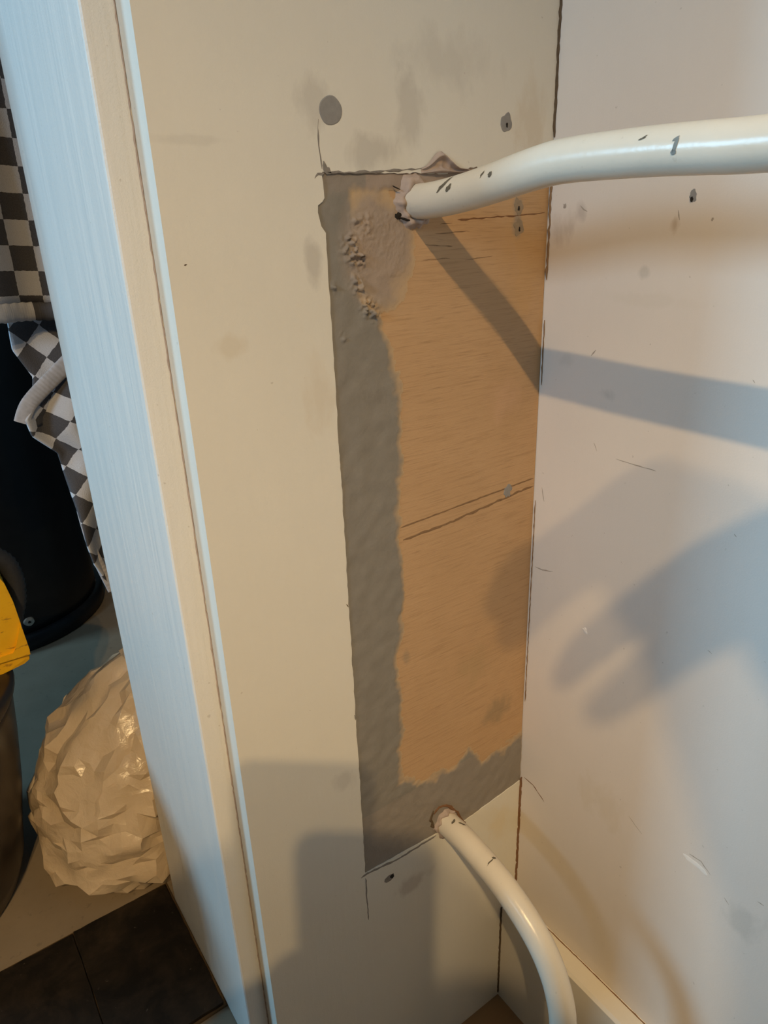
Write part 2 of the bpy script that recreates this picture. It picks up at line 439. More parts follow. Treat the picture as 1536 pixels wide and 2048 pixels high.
for j in range(NZ + 1):
    for i in range(NX + 1):
        x = x0 + (x1 - x0) * i / NX; z = z0 + (z1 - z0) * j / NZ
        c = filler_cover(x, z)
        if c <= 0.0: continue
        h = .0007 * c + .0006 * c * noise.noise(Vector((x * 90, 7, z * 90)))
        for (lc, lr, lh) in LUMPS:
            d = math.hypot(x - lc[0], (z - lc[2])) / lr
            if d < 1.6: h += lh * math.exp(-d * d * 2.0) * (0.15 + 2.6 * max(0, .15 + noise.noise(Vector((x * 380, 1, z * 380))) + .5 * noise.noise(Vector((x * 800, 1, z * 800)))))
        if .86 < z < .90 and -.185 < x < -.14: h += .0009 * abs(noise.noise(Vector((x * 520, 1, z * 520))))
        vv = bm.verts.new((x, YP - .0001 - h, z)); grid[(i, j)] = vv
        pk = max(0, 1 - ((x + .150) / .046) ** 2 - ((z - .880) / .052) ** 2)
        pk = max(pk, .75 * min(1, max(0, (z - (ZT - .014)) / .006)) * (1 if x > -.17 else .3))
        pk = max(pk, .18 if z < .40 else 0)
        vals[vv] = (c, min(1, pk * 1.5))
for (i, j) in list(grid):
    q = [grid.get(k) for k in ((i, j), (i + 1, j), (i + 1, j + 1), (i, j + 1))]
    if all(q): bm.faces.new(q)
bm.verts.index_update()
vv_list = [vals[v_] for v_ in bm.verts]
filler = link('filler', bm, M_filler, wallA, smooth=True)
filler.data.attributes.new('cover', 'FLOAT', 'POINT').data.foreach_set('value', [a for a, b_ in vv_list])
filler.data.attributes.new('pink', 'FLOAT', 'POINT').data.foreach_set('value', [b_ for a, b_ in vv_list])
tag(filler, 'grey filler smeared over the left side and bottom of the patch')

NA = (0, -1, 0); NB = (-1, 0, 0)
def Ay(px, py, y=0.0): return onY(px, py, y)
# pencilled double line across the patch and a dab of filler on it
ribbon('pencil_line', [Ay(800, 1056, YP), (-.002, YP, onY(1070, 957).z)], .0019, NA, M_pencil, wallA, .00012, .25)
ribbon('pencil_line', [Ay(806, 1080, YP), Ay(900, 1045, YP), (-.002, YP, onY(1070, 972).z)], .0025, NA, M_pencil, wallA, .00012, .35)
dab('filler_dab', Ay(1016, 982, YP), .0055, .0065, NA, M_filler_dot, wallA, .0003, .5, 3)
# long wavy grain crack through the two screw holes of the patch
ribbon('grain_crack', [Ay(915, 440, YP), Ay(980, 435, YP), Ay(1040, 430, YP), Ay(1090, 425, YP)], .0012, NA, M_crackred, wallA, .0001, .6)
for k, (xa, ya, xb, yb) in enumerate(((870, 468, 940, 462), (850, 490, 905, 492), (845, 520, 900, 516), (930, 520, 985, 512), (880, 448, 905, 446))):
    ribbon('grain_crack', [Ay(xa, ya, YP), Ay(xb, yb, YP)], .0007, NA, M_pencil, wallA, .0001, .6)
# screw heads under filler
tag(dab('screw_filler', A2(661, 221), .0088, .0085, NA, M_filler_dot, wallA, .0003, .05, 1, 28, .1), 'large round grey filled screw hole at the upper left')
s2 = tag(dab('screw_filler', A2(1013, 245), .0062, .0064, NA, M_filler_dot, wallA, .0003, .16, 2, 24, .1), 'smaller grey filled screw hole near the corner crack')
dab('screw_hole', (A2(1013, 250)[0], -.0005, A2(1013, 250)[2]), .0010, .0015, NA, M_hole, s2, .0002, .4, 9, 12)
s3 = tag(dab('screw_filler', A2(778, 1757), .0060, .0046, NA, M_crackgrey, wallA, .0002, .2, 3, 20, .1), 'dark screw hole below the patch')
dab('screw_hole', (A2(784, 1752)[0], -.0004, A2(784, 1752)[2]), .0026, .0032, NA, M_hole, s3, .0002, .3, 4, 14)
for (px, py, sd) in ((1037, 413, 11), (1038, 455, 12)):
    s4 = dab('screw_filler', Ay(px, py, YP), .0058, .0062, NA, M_plydab, wallA, .0002, .4, sd, 22, .1)
    p = Ay(px + 1, py + 4, YP - .0004); dab('screw_hole', p, .0010, .0017, NA, M_hole, s4, .0002, .6, sd + 3, 12)
# cracks and seams in the boards
ribbon('crack', [(XC - .0005, 0, A2(640, 238)[2]), (XC - .0012, 0, A2(643, 290)[2]), (XC, 0, A2(648, 338)[2])], .0011, NA, M_crackgrey, wallA, .0001, .6)
ribbon('crack', [A2(648, 322), A2(650, 338), A2(662, 347)], .0030, NA, M_crackgrey, wallA, .0003, .6)
ribbon('crack', [A2(648, 345), A2(637, 350), A2(630, 358)], .0018, NA, M_crackgrey, wallA, .0001, .6)
ribbon('crack', [(XC, 0, A2(738, 1752)[2]), (XC, 0, A2(740, 1800)[2]), (XC + .0005, 0, A2(740, 1838)[2])], .0017, NA, M_crackgrey, wallA, .0001, .4)
ribbon('crack', [A2(722, 1756), A2(735, 1747), A2(800, 1716), A2(872, 1671)], .0028, NA, M_crackgrey, wallA, .0002, .4)
ribbon('crack', [A2(655, 345), A2(720, 345), A2(770, 342), A2(840, 338), (A2(856, 334))], .0014, NA, M_crackgrey, wallA, .0003, .7)
ribbon('crack', [A2(368, 531), A2(374, 529)], .0012, NA, M_crack, wallA, .0001, .3)
ribbon('crack', [A2(693, 1208), A2(697, 1214)], .0016, NA, M_crack, wallA, .0001, .5)
ribbon('crack', [A2(709, 1430), A2(712, 1440)], .0018, NA, M_crackgrey, wallA, .0001, .5)

def corner_crack(pts, w, mat):
    """crack running up the inner corner"""
    ribbon('crack', [(-.0006 + x, -.0006, z) for x, z in pts], w, Vector((-1, -1, 0)).normalized(), mat, wallA, .0006, .55)
zc = lambda py: onY(1113 - .0433 * py, py).z
corner_crack([(0, zc(-200)), (0, zc(60)), (.0, zc(160)), (0, zc(275))], .0024, M_crack)
corner_crack([(0, zc(365)), (0, zc(450)), (.0, zc(560))], .0018, M_pencil)
corner_crack([(0, zc(640)), (0, zc(700)), (0, zc(770))], .0009, M_pencil)
corner_crack([(0, zc(1000)), (0, zc(1150)), (0, zc(1400))], .0008, M_pencil)
corner_crack([(0, zc(1550)), (0, zc(1650)), (0, zc(1760))], .0046, M_crackred)
ribbon('crack', [(XJ * 0 + XS - .0006, TB - .0012, z) for z in (.16, .5, .8, 1.1)], .0010, (-.4, -1, 0), M_flake, wallA, .0004, .5)

# marks on the right wall
def bm_mark(pts, w, mat, name='scratch', jit=.5): return ribbon(name, [B2(*p) for p in pts], w, NB, mat, wallR, .0001, jit)
bm_mark([(1187, 886), (1194, 902)], .0016, M_scratch); bm_mark([(1232, 918), (1270, 930), (1312, 942)], .0009, M_scratch)
bm_mark([(1084, 975), (1088, 1003)], .0014, M_scratch); bm_mark([(1070, 1133), (1085, 1140), (1106, 1143)], .0013, M_scratch)
bm_mark([(1048, 1555), (1066, 1570), (1088, 1603)], .0016, M_crackred); bm_mark([(1258, 1632), (1270, 1650), (1284, 1668)], .0010, M_scratch)
bm_mark([(1415, 1300), (1424, 1308)], .0010, M_scratch); bm_mark([(1468, 1068), (1473, 1074)], .0012, M_scratch)
bm_mark([(1505, 760), (1510, 766)], .0010, M_scratch); bm_mark([(1192, 700), (1182, 712)], .0014, M_scratch)
bm_mark([(1160, 412), (1174, 424)], .0014, M_scratch); bm_mark([(1356, 420), (1360, 440)], .0014, M_scratch)
bm_mark([(1448, 1795), (1458, 1810)], .0014, M_scratch); bm_mark([(1515, 1803), (1528, 1812)], .0012, M_scratch)
bm_mark([(1366, 1709), (1384, 1722), (1400, 1736), (1414, 1751)], .0060, M_scuff, 'scuff', .25)
bm_mark([(1378, 1708), (1402, 1723), (1421, 1750)], .0012, M_scratch, 'scratch')
dab('scuff', B2(1170, 1261), .0022, .0028, NB, M_scuff, wallR, .0005, .6, 24)
h1 = dab('screw_filler', B2(1386, 392), .0030, .0040, NB, M_filler_dot, wallR, .0002, .3, 25)
p = Vector(B2(1384, 398)); p.x = -.0005; dab('screw_hole', p, .0012, .0016, NB, M_hole, h1, .0002, .3, 26, 10)
dab('scuff', B2(1130, 412), .0016, .002, NB, M_scratch, wallR, .0002, .5, 27)
dab('scuff', B2(1425, 439), .001, .001, NB, M_scratch, wallR, .0002, .5, 28)

# skirting of the right wall
ZSK = 0.1555; TSK = 0.022
M_skirt = paint_mat('skirting paint', (0.73, 0.69, 0.61), (), .45)
sk = tag(prism('baseboard_right', [(0.0, 0.0), (-TSK, 0.0), (-TSK, ZSK - .003), (-TSK + .003, ZSK), (-.0012, ZSK + .0005), (0.0, ZSK + .001)], 'y', -2.2, 0.0, M_skirt),
         'painted skirting board along the right wall', kind='structure')
ribbon('crack', [(-.0015, y, ZSK + .0006) for y in (-.01, -.06, -.15, -.3, -.6)], .0012, Vector((-1, 0, 1)).normalized(), M_crackred, sk, .0004, .3)
ribbon('crack', [(-TSK - .0004, -.0006, z) for z in (.154, .11, .05, .004)], .0036, Vector((-1, -1, 0)).normalized(), M_crack, sk, .0006, .4)

# slate threshold tiles in the doorway
m, nt, b = new_mat('dark slate')
v = coords(nt); n1 = noise_n(nt, v, 22, 6, .65, .4); n2 = noise_n(nt, v, 160, 3)
c1 = mix(nt, ramp(nt, n1, .4, .75), (0.010, 0.008, 0.006), (0.036, 0.025, 0.016))
c1 = mix(nt, math_n(nt, 'MULTIPLY', ramp(nt, n2, .70, .78), .5), c1, (.16, .13, .10))
nt.links.new(c1, b.inputs['Base Color']); b.inputs['Roughness'].default_value = .6; b.inputs['Specular IOR Level'].default_value = .15; bump(nt, b, n1, .5, .003)
M_slate = m
M_grout = flat_mat('brown grout', (0.10, 0.065, 0.035), .9, .1, .3, 90, .4)
thr = empty('slate_threshold', (-.62, .176, ZF))
tag(thr, 'row of dark slate tiles set across the doorway floor', 'threshold')
def slate(xa, xb, sd):
    rnd = random.Random(sd); pts = []
    for (a, b_) in (((xa, .091), (xb, .089)), ((xb, .089), (xb, .263)), ((xb, .263), (xa, .265)), ((xa, .265), (xa, .091))):
        pts += jag_line(a, b_, 14, .0012, sd + a[0] * 7 + a[1] * 31)[:-1]
    return prism('slate_tile', pts, 'z', ZF + .0002, ZF + .007, M_slate, thr, bev=.0012)
slate(-.4345, -.3285, 1); slate(-.612, -.4360, 2); slate(-.79, -.6145, 3); slate(-.968, -.7925, 4)
bm = bmesh.new(); add_box(bm, -.97, XJ - .0005, .087, .268, ZF + .0001, ZF + .0028)
link('grout', bm, M_grout, thr)

# ------------------------------------------------------------------ the two pipes
def snap_chip(root_mesh_obj, name, px, py, ru, rv, mat, parent, seed, ang=0.0, irr=.45):
    """paint chip lying on the curved surface where the ray through the pixel meets the pipe"""
    dg = [tuple(v_.co) for v_ in root_mesh_obj.data.vertices]; fs = [tuple(p_.vertices) for p_ in root_mesh_obj.data.polygons]
    bv = BVHTree.FromPolygons(dg, fs)
    loc, nn, _, _ = bv.ray_cast(CAM, ray(px, py).normalized())
    if loc is None: return
    U = (RT - nn * RT.dot(nn)).normalized(); W = nn.cross(U)
    U, W = U * math.cos(ang) + W * math.sin(ang), -U * math.sin(ang) + W * math.cos(ang)
    bm = bmesh.new(); n = 14; rings = []
    for s_ in (1.0, .55):
        rg = []
        for k in range(n):
            a = 2 * math.pi * k / n
            q = 1 + irr * 2 * noise.noise(Vector((math.cos(a) * 1.4 + seed, math.sin(a) * 1.4, seed * 2.3)))
            p = loc + U * (math.cos(a) * ru * q * s_) + W * (math.sin(a) * rv * q * s_)
            hit = bv.find_nearest(p)
            rg.append(bm.verts.new(hit[0] + hit[1] * .00022))
        rings.append(rg)
    c = bm.verts.new(loc + nn * .00022)
    for k in range(n):
        j = (k + 1) % n
        bm.faces.new((rings[0][k], rings[0][j], rings[1][j], rings[1][k])); bm.faces.new((rings[1][k], rings[1][j], c))
    return link(name, bm, mat, parent)

def wobble_ring(name, c, rin, rout, h, mat, parent, seed):
    """lumpy collar of paint and filler where a pipe enters the wall"""
    bm = bmesh.new(); n = 56; prof = ((rout, 0.0), (rout * .86, h * .35), ((rin + rout) / 2.05, h * .8), (rin, h), (rin - .002, h * .4))
    rings = []
    for pi_, (r_, hh) in enumerate(prof):
        rg = []
        for k in range(n):
            a = 2 * math.pi * k / n
            q = 1 + (.34 * noise.noise(Vector((math.cos(a) * 1.5, math.sin(a) * 1.5, seed))) + .14 * noise.noise(Vector((math.cos(a) * 6, math.sin(a) * 6, seed + pi_ * .3)))) * (1 if pi_ < 3 else .25)
            hq = hh * (1 + .7 * noise.noise(Vector((math.cos(a) * 2.5, math.sin(a) * 2.5, seed + 5))))
            rg.append(bm.verts.new((c[0] + math.cos(a) * r_ * q, c[1] - hq, c[2] + math.sin(a) * r_ * q)))
        rings.append(rg)
    for a_, b_ in zip(rings, rings[1:]):
        for k in range(n): bm.faces.new((a_[k], a_[(k + 1) % n], b_[(k + 1) % n], b_[k]))
    return link(name, bm, mat, parent, smooth=True)

XU = -.131
up_px = [(825, 404), (860, 401), (900, 393), (950, 379), (1000, 362), (1050, 344), (1105, 327), (1150, 319), (1200, 313), (1314, 302), (1420, 295), (1536, 287)]
U_pts = [onX(px, py, XU) for px, py in up_px]
U_pts = [Vector((XU, .012, U_pts[0].z - .0012))] + U_pts
last = U_pts[-1]
U_pts += [Vector((XU, -.34, last.z)), Vector((XU, -.60, last.z)), Vector((XU, -1.0, last.z)), Vector((XU, -1.5, last.z))]
pipeU = empty('wall_pipe', (XU, 0, U_pts[1].z))
tag(pipeU, 'upper white painted pipe leaving the patch and bending along the right wall', 'pipe', 'white painted pipes')
bodyU = link('pipe_body', tube(bmesh.new(), catmull(U_pts, 7), .011, 36), M_pipe, pipeU, smooth=True)
for (px, py, ru, rv, ang, sd) in ((888, 368, .0052, .0016, .1, 1), (897, 375, .0022, .0018, .3, 2), (980, 349, .0017, .0017, 0, 3), (964, 349, .0022, .0007, .4, 4), (815, 430, .0017, .0013, -.7, 5), (848, 439, .0024, .0018, .2, 6), (1286, 276, .002, .0006, 0, 7)):
    snap_chip(bodyU, 'paint_chip', px, py, ru, rv, M_chip, pipeU, sd, ang)
M_ink = flat_mat('grey pencil mark', (0.22, 0.25, 0.25), .7, .2, .25, 300)
snap_chip(bodyU, 'pencil_tick', 1351, 290, .0010, .0036, M_ink, pipeU, 8, -.25, .15)
snap_chip(bodyU, 'pencil_tick', 1347, 304, .0014, .0011, M_ink, pipeU, 9, -.1, .25)
snap_chip(bodyU, 'pencil_tick', 1352, 277, .0016, .0006, M_ink, pipeU, 10, .1, .25)

XL = -.1045
lo_px = [(893, 1645), (925, 1675), (960, 1714), (1000, 1762), (1040, 1818), (1075, 1876), (1100, 1930), (1117, 1985), (1126, 2048)]
L_pts = [onX(px, py, XL) for px, py in lo_px]
L_pts = [Vector((XL, .012, L_pts[0].z))] + L_pts
last = L_pts[-1]
L_pts += [Vector((XL, last.y - .003, last.z - .06)), Vector((XL, last.y - .003, .10)), Vector((XL, last.y - .003, 0.0))]
pipeL = empty('wall_pipe', (XL, 0, L_pts[1].z))
tag(pipeL, 'lower white painted pipe leaving the patch and bending down to the floor', 'pipe', 'white painted pipes')
bodyL = link('pipe_body', tube(bmesh.new(), catmull(L_pts, 7), .0120, 36), M_pipe, pipeL, smooth=True)
for (px, py, ru, rv, ang, sd) in ((907, 1643, .0024, .0014, .8, 1), (925, 1648, .003, .0012, -.4, 2), (988, 1716, .0022, .0014, .2, 3), (980, 1724, .0048, .0006, .75, 4), (922, 1710, .0024, .0012, -.9, 5)):
    snap_chip(bodyL, 'paint_chip', px, py, ru, rv, M_chip, pipeL, sd, ang)

# collars and torn paint where the pipes enter the patch
wobble_ring('paint_collar', (XU, YP, U_pts[1].z - .0006), .0115, .0165, .006, M_flake, pipeU, 2.0)
wobble_ring('paint_collar', (XL, YP, L_pts[1].z), .0125, .0165, .0045, M_flake, pipeL, 6.0)
dab('gap', Ay(797, 432, YP - .0012), .0030, .0022, NA, M_hole, pipeU, .0006, .5, 3)
ribbon('gap', [Ay(797, 434, YP - .0030), Ay(815, 440, YP - .0042), Ay(838, 443, YP - .0042)], .0016, NA, M_hole, pipeU, .0006, .4)
ribbon('gap', [Ay(785, 371, YP - .002), Ay(794, 377, YP - .0035), Ay(800, 380, YP - .004)], .0012, NA, M_hole, pipeU, .0006, .5)
ribbon('gap', [Ay(866, 1628, YP - .002), Ay(878, 1614, YP - .0035), Ay(898, 1612, YP - .004), Ay(915, 1626, YP - .004), Ay(930, 1645, YP - .004)], .0024, NA, M_crackred, pipeL, .0008, .8)
ribbon('gap', [Ay(866, 1622, YP - .001), Ay(862, 1640, YP - .001), Ay(872, 1662, YP - .001)], .0028, NA, M_crack, pipeL, .0005, .6)

# curled flake of old paint above the upper pipe
bm = bmesh.new(); NXf, NZf = 42, 20; g = {}
for j in range(NZf + 1):
    for i in range(NXf + 1):
        s_, t_ = i / NXf, j / NZf
        px = 842 + 98 * s_; top = 338 - 34 * math.exp(-((s_ - .38) / .22) ** 2) - 6 * (1 - s_) * s_; bo = 347 - 2 * s_
        py = bo + (top - bo) * t_
        p = Vector(A2(px, py)); e = math.sin(math.pi * s_) ** .6
        h = .0002 + e * (.0042 * math.exp(-((t_ - .80) / .13) ** 2) + .0036 * math.exp(-((t_ - .12) / .12) ** 2) + .0022 * max(0, noise.noise(p * 260)))
        g[i, j] = bm.verts.new((p.x, -h, p.z))
for j in range(NZf):
    for i in range(NXf): bm.faces.new((g[i, j], g[i + 1, j], g[i + 1, j + 1], g[i, j + 1]))
tag(link('paint_flake', bm, M_flake, wallA, smooth=True), 'curled flake of old paint above the upper pipe')

# ------------------------------------------------------------------ things in the passage behind the lining
# tall black bin with a foot ring
m, nt, b = new_mat('black bin plastic')
v = coords(nt); n1 = noise_n(nt, v, 30, 4)
nt.links.new(mix(nt, n1, (0.004, 0.005, 0.007), (0.012, 0.014, 0.018)), b.inputs['Base Color'])
b.inputs['Roughness'].default_value = .38; b.inputs['Specular IOR Level'].default_value = .35
M_black = m
M_steel = flat_mat('dull screw steel', (0.50, 0.50, 0.48), .4, .5, .25, 200, .2, .7)
BX, BY, BR = -.372, 1.128, .197
bin1 = empty('rubbish_bin', (BX, BY, ZF))
tag(bin1, 'tall round black bin standing on the pale passage floor behind the towel', 'bin')
link('foot_ring', lathe(bmesh.new(), [(BR, ZF), (BR + .004, ZF + .004), (BR + .004, ZF + .028), (BR - .004, ZF + .033)], BX, BY, 64), M_black, bin1, smooth=True)
link('bin_body', lathe(bmesh.new(), [(BR - .008, ZF + .030), (BR - .009, ZF + .05), (BR - .010, ZF + .40), (BR - .011, ZF + .72)], BX, BY, 64), M_black, bin1, smooth=True)
link('bin_lid', lathe(bmesh.new(), [(BR - .004, ZF + .715), (BR, ZF + .722), (BR, ZF + .745), (BR * .82, ZF + .80), (BR * .45, ZF + .828), (.01, ZF + .834)], BX, BY, 64), M_black, bin1, smooth=True)
# screw near the foot of the bin, where the ray through it meets the round body
dd = ray(58, 1243); ox, oy = CAM.x - BX, CAM.y - BY; rr = BR - .009
qa = dd.x ** 2 + dd.y ** 2; qb = 2 * (ox * dd.x + oy * dd.y); qc = ox * ox + oy * oy - rr * rr
ps = CAM + dd * ((-qb - math.sqrt(qb * qb - 4 * qa * qc)) / (2 * qa)); ns = Vector((ps.x - BX, ps.y - BY, 0)).normalized()
sc_ = dab('screw', ps, .0105, .0095, ns, M_steel, bin1, .003, .08, 4, 20, .3)
dab('screw_slot', ps + ns * .0038, .0035, .0026, ns, M_hole, sc_, .0004, .3, 7, 10)

# dark bucket nearer the doorway, wider at the top
m, nt, b = new_mat('brown black bucket plastic')
v = coords(nt); n1 = noise_n(nt, v, 12, 5, .6)
nt.links.new(mix(nt, n1, (0.012, 0.009, 0.008), (0.030, 0.021, 0.017)), b.inputs['Base Color'])
b.inputs['Roughness'].default_value = .33
M_bucket = m
KX, KY = -.602, .436
bkt = empty('bucket', (KX, KY, ZF))
tag(bkt, 'dark brown-black plastic bucket with rounded side at the left edge', 'bucket')
prof = [(.125, ZF), (.141, ZF + .006), (.149, ZF + .03), (.157, ZF + .075), (.167, ZF + .125), (.176, ZF + .19), (.182, ZF + .245), (.184, ZF + .258)]
link('bucket_body', lathe(bmesh.new(), prof, KX, KY, 64), M_bucket, bkt, smooth=True)
link('bucket_lid', lathe(bmesh.new(), [(.186, ZF + .2582), (.188, ZF + .262), (.188, ZF + .272), (.182, ZF + .276)], KX, KY, 64), M_bucket, bkt, smooth=True)

# yellow plastic tool case lying on the bucket, with a black ribbed grip
m, nt, b = new_mat('scuffed yellow plastic')
v = coords(nt); n1 = noise_n(nt, v, 70, 5, .6); n2 = noise_n(nt, coords(nt, (40, 40, 130)), 1.0, 4, .6)
c1 = mix(nt, n1, (0.88, 0.43, 0.006), (0.98, 0.56, 0.012)); c1 = mix(nt, math_n(nt, 'MULTIPLY', ramp(nt, n2, .60, .66), .8), c1, (.42, .17, .015))
nt.links.new(c1, b.inputs['Base Color']); b.inputs['Roughness'].default_value = .4; bump(nt, b, n1, .2, .001)
M_yel = m
ZK = ZF + .276
tool = empty('tool_case', (-.50, .40, ZK))
tag(tool, 'scuffed yellow plastic tool case with black ribbed grip on the dark bucket', 'tool case')
def slab(name, mat, parent, pts, y0, y1, bev):
    return prism(name, pts, 'y', y0, y1, mat, parent, bev)
Yt = .405
case_px = [(-70, 1085), (-22, 1112), (2, 1143), (20, 1180), (38, 1232), (51, 1272), (56, 1298), (45, 1308), (0, 1326), (-60, 1345)]
cp = [onY(px, py, Yt) for px, py in case_px]
low = min(p.z for p in cp); dz = ZK - low
cp = [(p.x, p.z + dz) for p in cp]
cp = cp[:-1] + [(cp[-1][0] - .09, ZK), (cp[0][0] - .09, cp[0][1])]
slab('case_body', M_yel, tool, cp, Yt, Yt + .075, .006)
rib = [(onY(px, py, Yt).x, onY(px, py, Yt).z + dz) for px, py in ((34, 1222), (52, 1274), (54, 1284), (-40, 1312), (-44, 1300), (20, 1282), (26, 1270))]
prism('case_rib', rib, 'y', Yt - .004, Yt + .001, M_yel, tool, .001)
grip = [onY(px, py, Yt + .04) + Vector((0, 0, dz)) for px, py in ((-70, 1074), (-25, 1086), (6, 1104), (23, 1140), (26, 1180), (19, 1222), (16, 1262))]
gp = catmull(grip, 8)
M_rub = flat_mat('black rubber', (0.035, 0.036, 0.042), .55, .4, .3, 120, .3)
go = link('grip', tube(bmesh.new(), gp, lambda t: .0108 + .0007 * math.cos(t * 150), 18), M_rub, tool, smooth=True)

# crumpled plastic bag on the floor against the rear edge of the lining
m, nt, b = new_mat('crumpled cream plastic')
v = coords(nt); n1 = noise_n(nt, v, 18, 4, .6); n2 = noise_n(nt, coords(nt, rot=(.5, .3, .2)), 75, 4, .6, .8)
c1 = mix(nt, n1, (0.54, 0.42, 0.29), (0.70, 0.57, 0.42)); nt.links.new(c1, b.inputs['Base Color'])
b.inputs['Roughness'].default_value = .27; b.inputs['Specular IOR Level'].default_value = .6
b.inputs['Subsurface Weight'].default_value = .15; b.inputs['Subsurface Radius'].default_value = (.02, .014, .009); b.inputs['Subsurface Scale'].default_value = .5
vo = nd(nt, 'ShaderNodeTexVoronoi'); vo.feature = 'DISTANCE_TO_EDGE'; vo.inputs['Scale'].default_value = 19
wp = nd(nt, 'ShaderNodeVectorMath'); wp.operation = 'MULTIPLY_ADD'; nz_ = nd(nt, 'ShaderNodeTexNoise'); nz_.inputs['Scale'].default_value = 16
nt.links.new(v, nz_.inputs['Vector']); nt.links.new(nz_.outputs['Color'], wp.inputs[0]); wp.inputs[1].default_value = (.07, .07, .07); nt.links.new(v, wp.inputs[2]); nt.links.new(wp.outputs[0], vo.inputs['Vector'])
bump(nt, b, math_n(nt, 'ADD', math_n(nt, 'MULTIPLY', math_n(nt, 'MINIMUM', vo.outputs['Distance'], .35), -2.0), math_n(nt, 'MULTIPLY', n2, .5)), .45, .005)
M_bag = m
bag = empty('plastic_bag', (-.345, .385, ZF))
tag(bag, 'crumpled cream plastic bag on the floor beside the slate threshold', 'bag')
Lp = [(onY(px, py, .365).z, onY(px, py, .365).x) for px, py in ((262, 1342), (205, 1395), (150, 1460), (102, 1512), (76, 1580), (68, 1650), (84, 1722))]
Lp = [(z_, x_) for z_, x_ in Lp if z_ > ZF + .02]; Lp.sort()
Lp = [(ZF - .002, Lp[0][1] + .050), (ZF + .012, Lp[0][1] + .022)] + Lp
ztop = Lp[-1][0]
bm = bmesh.new(); NA_, NH = 44, 28; gg = {}
for j in range(NH + 1):
    t = j / NH; z = ZF - .002 + (ztop + .012 - ZF) * t
    xl = pw(z, Lp); xr = -.232 + .030 * min(1, t)
    cx = (xl + xr) / 2; rx = (xr - xl) / 2; ry = min(.116, rx * 1.08) ; cy = .370 + .02 * t
    for i in range(NA_):
        a = 2 * math.pi * i / NA_
        d = Vector((math.cos(a), math.sin(a), (t - .45) * 1.7))
        w1 = Vector((noise.noise(d * 1.5), noise.noise(d * 1.5 + Vector((9, 2, 4))), noise.noise(d * 1.5 + Vector((1, 7, 3)))))
        q = d * 1.55 + w1 * .55
        F_ = noise.voronoi(q)[0]; e1 = min(1, (F_[1] - F_[0]) / .30)
        F2_ = noise.voronoi(q * 2.1 + Vector((3, 3, 3)))[0]; e2 = min(1, (F2_[1] - F2_[0]) / .28)
        k = .97 + .055 * (1 - e1) ** 1.5 - .075 * e1 * (.4 + .6 * noise.noise(q * .9 + Vector((2, 5, 1)))) + .042 * (1 - e2) ** 1.6 + .035 * noise.noise(q * 1.3)
        gg[i, j] = bm.verts.new((cx + math.cos(a) * rx * k, cy + math.sin(a) * ry * k, max(ZF + .0004, z + .003 * (e2 - .5) + (.010 * noise.noise(d * 3) if z > ZF + .02 else 0))))
for j in range(NH):
    for i in range(NA_): bm.faces.new((gg[i, j], gg[(i + 1) % NA_, j], gg[(i + 1) % NA_, j + 1], gg[i, j + 1]))
bm.faces.new([gg[i, NH] for i in range(NA_)]); bm.faces.new([gg[i, 0] for i in range(NA_)][::-1])
rj = random.Random(4)
for v_ in bm.verts:
    if v_.co.z > ZF + .006: v_.co += Vector((rj.gauss(0, .0014), rj.gauss(0, .0014), rj.gauss(0, .0022)))
bmesh.ops.triangulate(bm, faces=bm.faces[:], quad_method='SHORT_EDGE')
for v_ in bm.verts: v_.co.z = max(v_.co.z, ZF + .0004)
bag_sac = link('bag_sack', bm, M_bag, bag, smooth=True)
bag_sac.data.set_sharp_from_angle(angle=math.radians(24))
bm = bmesh.new(); seg, rows_ = 48, 12; gg = {}
for j in range(rows_):
    t = j / (rows_ - 1)
    for i in range(seg):
        a = 2 * math.pi * i / seg
        r_ = (.030 * (1 - t) + .012 + .020 * t * t) * (1 + .18 * math.sin(a * 8 + t))
        gg[i, j] = bm.verts.new((-.235 + .01 * t + r_ * math.cos(a), .410 + r_ * math.sin(a), ztop - .004 + .06 * t + .006 * math.sin(a * 5)))
for j in range(rows_ - 1):
    for i in range(seg): bm.faces.new((gg[i, j], gg[(i + 1) % seg, j], gg[(i + 1) % seg, j + 1], gg[i, j + 1]))
link('bag_neck', bm, M_bag, bag, smooth=True)

# checked tea towel hanging on the rear side of the partition
def check_mat(name, size):
    m, nt, b = new_mat(name)
    tc = nd(nt, 'ShaderNodeUVMap'); ck = nd(nt, 'ShaderNodeTexChecker'); ck.inputs['Scale'].default_value = 1.0
    mp = nd(nt, 'ShaderNodeMapping'); mp.inputs['Scale'].default_value = (1 / size,) * 3
    nt.links.new(tc.outputs[0], mp.inputs['Vector'])
    ns_ = nd(nt, 'ShaderNodeTexNoise'); ns_.inputs['Scale'].default_value = 300; nt.links.new(tc.outputs[0], ns_.inputs['Vector'])
    wob = nd(nt, 'ShaderNodeVectorMath'); wob.operation = 'MULTIPLY_ADD'
    nt.links.new(ns_.outputs['Color'], wob.inputs[0]); wob.inputs[1].default_value = (.07, .07, 0); nt.links.new(mp.outputs[0], wob.inputs[2])
    nt.links.new(wob.outputs[0], ck.inputs['Vector'])
    ck.inputs['Color1'].default_value = (.64, .66, .72, 1); ck.inputs['Color2'].default_value = (.062, .063, .074, 1)
    n2 = nd(nt, 'ShaderNodeTexNoise'); n2.inputs['Scale'].default_value = 900; nt.links.new(tc.outputs[0], n2.inputs['Vector'])
    c_ = mix(nt, math_n(nt, 'MULTIPLY', n2.outputs['Fac'], .3), ck.outputs['Color'], (.25, .24, .24))
    nt.links.new(c_, b.inputs['Base Color']); b.inputs['Roughness'].default_value = .9; b.inputs['Specular IOR Level'].default_value = .1
    bump(nt, b, n2.outputs['Fac'], .5, .001)
    return m
M_check = check_mat('grey and white check cloth', .0215)
